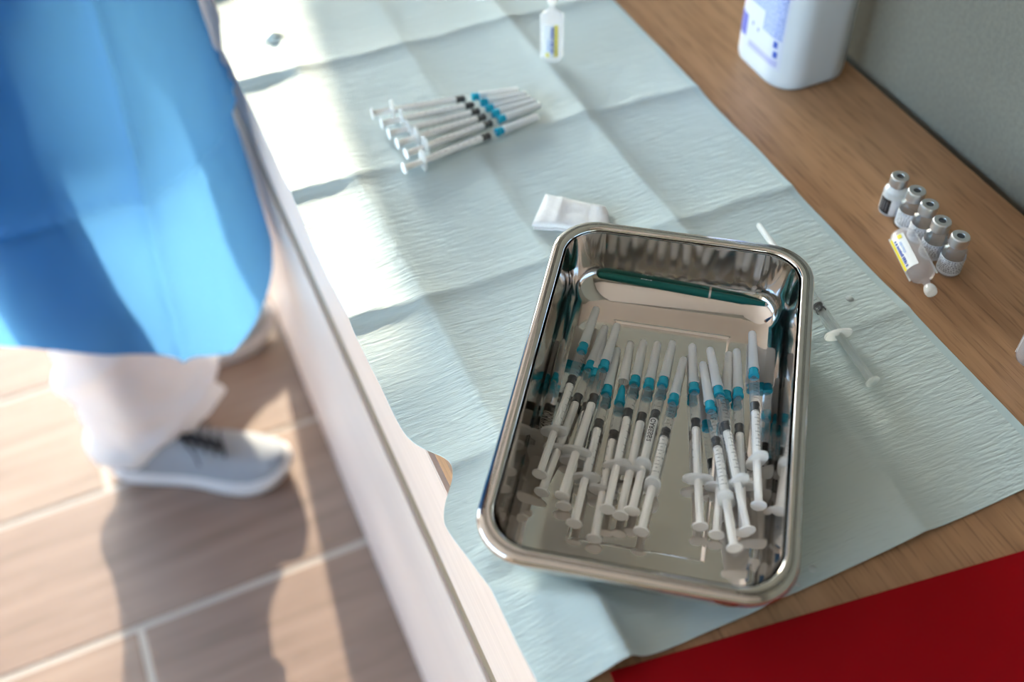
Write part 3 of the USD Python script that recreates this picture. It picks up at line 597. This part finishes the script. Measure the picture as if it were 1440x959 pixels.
fm = np.eye(4); fm[:2, 0] = dd; fm[:2, 1] = -dd[1], dd[0]; fm[:3, 3] = [*e0[:2], TOP]
fo = thing('red_folder', 'matt red card folder lying flat at the near right end of the worktop', 'folder', fm)
obj('back_cover', box(0.0, 0.315, -0.24, 0.0, 0.0002, 0.0010, 0.0003), 'folder_red', fo, smooth=False)
obj('front_cover', box(0.0, 0.315, -0.24, -0.0004, 0.0014, 0.0022, 0.0003), 'folder_red', fo, smooth=False)
obj('paper_stack', box(0.004, 0.310, -0.237, -0.004, 0.0010, 0.0014), 'label_white', fo, smooth=False)
DROPS = [((1195, 420), 0.0032, 'clear water drop on the underpad beside the large syringe'), ((1143, 800), 0.0026, 'clear water drop on the underpad near the tray front corner'), ((1122, 822), 0.0018, 'smaller water drop by the tray front corner')]
for q, r, lab in DROPS:
    p = at(q, TOP + 0.0025); a = np.linspace(0, math.pi / 2, 7)
    zz = float(pad_height(np.array([p[0]]), np.array([p[1]]))[0])
    dr = obj('water_drop', lathe([(zz - 0.0004, 0.0)] + [(zz - 0.0004 + r * 0.45 * math.sin(t), r * math.cos(t)) for t in a], 20, 'z').apply_translation([p[0], p[1], 0]), 'water')
    tag(dr, lab, 'water drop', 'water drops on the underpad')

# ------------------------------------------------------------------ person at the counter
pers = thing('person', 'person in blue disposable gown, white trousers and grey trainers standing at the counter', 'person')
def bones(segs, refine=0.02, it=12):
    tot = m3.Manifold()
    for a, ra, b, rb in segs:
        pts = []
        for c, r in ((a, ra), (b, rb)):
            s = trimesh.creation.icosphere(2, r).vertices + np.array(c); pts.append(s)
        tot += m3.Manifold.hull_points(np.vstack(pts))
    m = mani(tot.refine_to_length(refine)); m.merge_vertices()
    trimesh.smoothing.filter_taubin(m, iterations=it); return m
BXc, BYc = -0.13, 1.14
def P_(x, y, z): return (BXc + x, BYc + y, z)
an1, an2 = (-0.130, 1.070, 0.10), (-0.075, 1.245, 0.10)
seg = [(an1, 0.029, (-0.140, 1.085, 0.46), 0.040), ((-0.140, 1.085, 0.46), 0.042, P_(0.0, -0.070, 0.86), 0.068),
       (an2, 0.029, (-0.090, 1.235, 0.44), 0.040), ((-0.090, 1.235, 0.44), 0.042, P_(0.0, 0.070, 0.86), 0.068),
       (P_(0.0, -0.060, 0.90), 0.085, P_(0.0, 0.060, 0.90), 0.085), (P_(0.0, -0.05, 0.92), 0.105, P_(0.005, -0.05, 1.10), 0.095), (P_(0.0, 0.05, 0.92), 0.105, P_(0.005, 0.05, 1.10), 0.095),
       (P_(0.005, -0.05, 1.10), 0.095, P_(0.01, -0.07, 1.32), 0.095), (P_(0.005, 0.05, 1.10), 0.095, P_(0.01, 0.07, 1.32), 0.095), (P_(0.005, -0.14, 1.38), 0.05, P_(0.005, 0.14, 1.38), 0.05),
       (P_(0.01, 0, 1.36), 0.075, P_(0.03, 0, 1.48), 0.052), (P_(0.03, 0, 1.46), 0.054, P_(0.055, 0, 1.55), 0.056),
       (P_(0.05, 0, 1.60), 0.090, P_(0.055, 0, 1.64), 0.096), (P_(0.05, 0, 1.60), 0.086, P_(0.085, 0, 1.545), 0.052), (P_(0.125, 0, 1.60), 0.018, P_(0.150, 0, 1.580), 0.014)]
for s in (-1, 1):
    sh, el, wr = P_(0.005, s * 0.175, 1.37), P_(0.02, s * 0.215, 1.09), P_(0.155, s * 0.10, 1.12)
    seg += [(sh, 0.052, el, 0.040), (el, 0.041, wr, 0.027)]
    pal = (wr[0] + 0.035, wr[1] - s * 0.012, wr[2] + 0.01)
    for k in range(4):
        o = (k - 1.5) * 0.017
        kn = (pal[0] + 0.022, pal[1] + o, pal[2] - 0.012); fl_ = (0.042, 0.048, 0.044, 0.035)[k]
        mid = (kn[0] + fl_ * 0.75, kn[1], kn[2] - fl_ * 0.45); tip = (mid[0] + fl_ * 0.35, mid[1], mid[2] - fl_ * 0.55)
        seg += [(wr, 0.020, kn, 0.0105), (kn, 0.0095, mid, 0.0085), (mid, 0.0085, tip, 0.0075)]
    th0 = (pal[0] - 0.015, pal[1] - s * 0.03, pal[2] - 0.008); th1 = (th0[0] + 0.03, th0[1] - s * 0.018, th0[2] - 0.02); th2 = (th1[0] + 0.025, th1[1] - s * 0.004, th1[2] - 0.018)
    seg += [(wr, 0.018, th0, 0.012), (th0, 0.011, th1, 0.0095), (th1, 0.0095, th2, 0.008)]
    ear = P_(0.05, s * 0.094, 1.59); seg += [(ear, 0.014, (ear[0] - 0.006, ear[1] + s * 0.006, ear[2] + 0.024), 0.013)]
obj('body', bones(seg, 0.014, 10), 'skin', pers, smooth=True)
hd = P_(0.045, 0, 1.655)
hr = trimesh.creation.icosphere(4, 1.0); v = hr.vertices * [0.106, 0.104, 0.098]; v[:, 2] = np.maximum(v[:, 2], -0.02 + 0.075 * np.clip(v[:, 0] / 0.1, -1, 1)); hr.vertices = v + hd + [-0.004, 0, 0.008]
obj('hair', hr, 'hair_brown', pers, smooth=True)
for s in (-1, 1): e = trimesh.creation.icosphere(2, 0.012); e.apply_translation(P_(0.134, s * 0.032, 1.605)); obj('eye', e, 'label_white', pers, smooth=True)
obj('mouth', tube([P_(0.128, -0.022, 1.540), P_(0.137, 0, 1.541), P_(0.128, 0.022, 1.540)], 0.005, 8), 'print_pink', pers, smooth=True)

# trousers: two legs joined at the hips
def leg(ank, knee, hip, r0, seed, hem_dir):
    rings = []
    ank, knee, hip = map(np.array, (ank, knee, hip))
    for z in np.r_[np.linspace(0.046, 0.30, 40), np.linspace(0.33, 0.86, 16)]:
        t = (z - ank[2]) / (knee[2] - ank[2])
        c = ank + (knee - ank) * t if z < knee[2] else knee + (hip - knee) * (z - knee[2]) / (hip[2] - knee[2])
        a = np.arange(72) * 2 * np.pi / 72
        w = math.exp(-max(z - 0.02, 0) / 0.10)
        r = r0 + 0.004 * (z > 0.4) * (z - 0.4) / 0.46 + 0.010 * w
        pt = np.stack([np.cos(a) * 1.2, np.sin(a), np.full(72, z * 13)], -1)
        n1 = meshkit.fbm(np.stack([np.cos(a) * 1.1, np.sin(a) * 1.1, np.full(72, z * 22) + 2.2 * np.cos(a - hem_dir)], -1), 3, seed) - 0.5
        rr = r * (1 + 0.60 * w ** 0.45 * n1)
        for zf, th, am in ((0.10, 0.4, 0.010), (0.165, 2.4, 0.009), (0.235, -0.6, 0.007)):      # slanting folds where the cloth bunches above the shoe
            rr = rr + am * np.exp(-((z - zf - 0.045 * np.cos(a - th)) / 0.017) ** 2)
        fwd = np.cos(a - hem_dir)
        zz = z + 0.060 * np.clip(fwd, -0.1, 1) * w * (z < 0.31)      # the hem lifts over the instep
        x = c[0] + rr * np.cos(a) * (1.42 - 0.4 * min(max((z - 0.25) / 0.3, 0), 1)) - 0.012 * w * math.cos(hem_dir) + 0.02 * w * math.cos(hem_dir) * fwd; y = c[1] + rr * np.sin(a)
        rings.append(np.stack([x, y, zz], 1))
    return loft(rings)
tr1 = leg((-0.112, 1.085, 0.08), (-0.140, 1.085, 0.46), P_(0.0, -0.070, 0.86), 0.052, 4, math.radians(-28))
tr2 = leg((-0.070, 1.245, 0.10), (-0.090, 1.235, 0.44), P_(0.0, 0.070, 0.86), 0.052, 8, math.radians(6))
hip = loft([np.c_[BXc + rx * np.cos(np.arange(72) * 2 * np.pi / 72), BYc + ry * np.sin(np.arange(72) * 2 * np.pi / 72), np.full(72, z)] for z, rx, ry in ((0.80, 0.085, 0.135), (0.86, 0.100, 0.150), (0.95, 0.104, 0.150), (1.04, 0.100, 0.145))])
obj('trousers', cat([tr1, tr2, hip]), 'trouser_white', pers, smooth=True)

# shoes
def shoe(origin, ang, first):
    M = move(origin[0], origin[1], 0.0, ang)
    if first: sx = UsdGeom.Xform.Define(stage, numbered(str(pers.GetPath()) + '/shoe'))
    else: sx = UsdGeom.Xform.Define(stage, numbered(str(pers.GetPath()) + '/shoe'))
    sx.AddTransformOp().Set(Gf.Matrix4d(*[float(a) for a in M.T.ravel()]))
    sp = sx.GetPrim()
    out = spline([(0.0, 0.0), (0.008, -0.026), (0.05, -0.036), (0.12, -0.036), (0.185, -0.047), (0.235, -0.042), (0.262, -0.020), (0.266, 0.004), (0.25, 0.030), (0.20, 0.043), (0.12, 0.036), (0.05, 0.034), (0.008, 0.025)], 90)
    def rs(s, z, zt=0.0, x0=0.13):
        c = np.array([x0, 0]); q = c + (out - c) * s
        lift = 0.018 * np.clip((q[:, 0] - 0.20) / 0.066, 0, 1) ** 2
        return np.c_[q, z + lift]
    sole = loft([rs(0.90, 0.001), rs(0.97, 0.001), rs(1.0, 0.006), rs(1.02, 0.013), rs(1.015, 0.021), rs(0.985, 0.027), rs(0.90, 0.0275)], True, True)
    obj('sole', sole, 'sole_white', sp, smooth=50, label='white foam sole')
    obj('tread', cat([box(x, x + 0.012, -0.03, 0.03, 0.0, 0.0035) for x in np.arange(0.02, 0.22, 0.024)]), 'sole_white', sp, smooth=False)
    # upper: cross-sections along the shoe
    rings = []
    for x, w, h, lean in ((0.004, 0.018, 0.062, 0), (0.012, 0.026, 0.076, 0), (0.030, 0.032, 0.080, 0), (0.060, 0.034, 0.080, 0), (0.090, 0.034, 0.086, 0), (0.115, 0.034, 0.088, 0), (0.140, 0.036, 0.080, 0), (0.165, 0.040, 0.070, 0), (0.190, 0.043, 0.061, 0), (0.215, 0.042, 0.054, 0), (0.238, 0.036, 0.049, 0), (0.252, 0.026, 0.044, 0), (0.260, 0.012, 0.038, 0)):
        a = np.linspace(0, np.pi, 26); e = 0.75
        lift = 0.018 * np.clip((x - 0.20) / 0.066, 0, 1) ** 2
        rings.append(np.stack([np.full(26, x), np.cos(a) * w, 0.022 + lift * 0.8 + (h - 0.022) * np.sin(a) ** e], 1))
    up = loft(rings, False, False, closed=False)
    # cap both ends
    caps = []
    for rr in (rings[0], rings[-1]):
        vv = np.vstack([rr, rr.mean(0)]); n = len(rr); caps.append(trimesh.Trimesh(vv, [[i, i + 1, n] for i in range(n - 1)], process=False))
    obj('upper', cat([up] + caps), 'shoe_mesh', sp, smooth=60, label='grey knitted upper')
    lc = []
    def arc(x, half, dz=0.0015):
        w, h = np.interp(x, [0.115, 0.14, 0.165, 0.19], [0.034, 0.036, 0.040, 0.043]), np.interp(x, [0.115, 0.14, 0.165, 0.19], [0.088, 0.080, 0.070, 0.061])
        a = np.linspace(np.pi / 2 - half, np.pi / 2 + half, 9)
        return np.stack([x + 0.010 * np.sin(np.linspace(-1.5, 1.5, 9)), np.cos(a) * w, 0.022 + (h - 0.022) * np.sin(a) ** 0.75 + dz], 1)
    for x in (0.120, 0.133, 0.146, 0.159, 0.172): lc.append(tube(arc(x, 0.62), 0.0022, 8))
    lc.append(tube([[0.122, -0.006, 0.090], [0.130, -0.020, 0.090], [0.145, -0.032, 0.078], [0.150, -0.040, 0.062]], 0.0016, 6))
    lc.append(tube([[0.122, 0.004, 0.090], [0.135, 0.020, 0.086], [0.150, 0.030, 0.070]], 0.0016, 6))
    obj('laces', cat(lc), 'lace_dark', sp, smooth=True, label='dark laces')
    tg = loft([arc(x, 0.40, 0.0006) for x in np.linspace(0.106, 0.172, 8)], closed=False)
    obj('tongue', tg, 'lace_dark', sp, smooth=True, label='dark tongue')
shoe((-0.192, 1.086), math.radians(-28), True)
shoe((-0.166, 1.225), math.radians(9), False)

# gown: open on the far side, hem at shin height
low = np.array([(0.078, 1.335), (0.088, 1.20), (0.091, 1.06), (0.084, 0.955), (0.030, 0.908), (-0.085, 0.930), (-0.22, 0.985), (-0.33, 1.055), (-0.375, 1.17), (-0.35, 1.29), (-0.24, 1.385), (-0.08, 1.41), (0.04, 1.385), (0.078, 1.335)])
mid_ = np.array([(0.055, 1.335), (0.076, 1.22), (0.078, 1.07), (0.072, 0.96), (0.010, 0.925), (-0.085, 0.935), (-0.20, 0.975), (-0.285, 1.045), (-0.315, 1.16), (-0.29, 1.27), (-0.20, 1.345), (-0.09, 1.36), (0.01, 1.355), (0.060, 1.335)])
hi_ = np.array([(0.00, 1.30), (0.015, 1.22), (0.02, 1.10), (0.00, 1.00), (-0.05, 0.965), (-0.12, 0.955), (-0.19, 0.985), (-0.245, 1.04), (-0.265, 1.15), (-0.24, 1.26), (-0.19, 1.315), (-0.12, 1.325), (-0.05, 1.32), (0.00, 1.30)])
sho = np.array([(-0.07, 1.31), (-0.045, 1.23), (-0.04, 1.12), (-0.055, 1.02), (-0.09, 0.965), (-0.13, 0.955), (-0.17, 0.975), (-0.205, 1.04), (-0.215, 1.15), (-0.20, 1.26), (-0.18, 1.31), (-0.14, 1.325), (-0.10, 1.32), (-0.07, 1.31)])
NG = 320
lo_s, mi_s, hi_s, sh_s = [spline(q, NG, closed=False) for q in (low, mid_, hi_, sho)]
rings = []
ss = np.linspace(0, 1, NG)
for z in np.linspace(0, 1, 170):
    # hem height runs along the edge
    Z = 0.352 + (1.40 - 0.352) * z
    hemz = np.interp(ss, [0, 0.05, 0.10, 0.18, 0.235, 0.27, 0.31, 0.40, 0.50, 0.65, 0.72, 0.78, 0.83, 0.87, 1.0], [1.10, 0.80, 0.44, 0.43, 0.43, 0.375, 0.338, 0.372, 0.384, 0.40, 0.50, 0.62, 0.74, 1.05, 1.10])
    zz = hemz + (1.40 - hemz) * z
    def blend(za, zb, A, B): 
        t = np.clip((zz - za) / (zb - za), 0, 1)[:, None]; t = t * t * (3 - 2 * t); return A + (B - A) * t
    q = blend(0.35, 0.78, lo_s, mi_s); q = q + (blend(0.78, 1.05, np.zeros_like(q), hi_s - mi_s)) ; q = q + blend(1.12, 1.40, np.zeros_like(q), sh_s - hi_s)
    t = np.gradient(q, axis=0); nrm = np.stack([t[:, 1], -t[:, 0]], 1); nrm /= np.linalg.norm(nrm, axis=1, keepdims=True)
    w = 0.012 * np.sin(ss * 46 + 2.5 * meshkit.noise(np.stack([ss * 4, zz * 2, zz * 0], -1), 2) * 3) * np.clip(1.0 - (zz - 0.35) / 0.7, 0.15, 1) * 0.55
    w += 0.022 * (meshkit.fbm(np.stack([ss * 12 + zz * 2.0, zz * 5, zz * 0], -1), 4, 11) - 0.5)
    vc, hc = 0.335 - 0.04 * (zz - 0.6), 0.595 + 0.40 * (0.34 - ss)     # packing creases
    w += 0.008 * np.exp(-np.abs(ss - vc) / 0.009) + 0.006 * np.exp(-np.abs(ss - vc) / 0.0035) + 0.007 * np.exp(-np.abs(zz - hc) / 0.016) + 0.005 * np.exp(-np.abs(zz - hc) / 0.006)
    w *= np.clip((1.35 - zz) / 0.25, 0.1, 1)
    q = q - nrm * w[:, None]
    rings.append(np.c_[q, zz])
obj('gown', loft(rings, closed=False), 'gown_blue', pers, smooth=True, label='blue disposable gown with packing creases')
slv = []
for s in (-1, 1):
    sh, el, wr = [np.array(q) for q in (P_(0.005, s * 0.165, 1.37), P_(0.02, s * 0.215, 1.09), P_(0.15, s * 0.104, 1.118))]
    path = np.vstack([sh + (el - sh) * t for t in np.linspace(0, 1, 9)[:-1]] + [el + (wr - el) * t for t in np.linspace(0, 1, 9)])
    slv.append(tube(path, np.r_[np.linspace(0.075, 0.062, 8), np.linspace(0.062, 0.040, 9)], 20))
obj('gown_sleeves', cat(slv), 'gown_blue', pers, smooth=True)
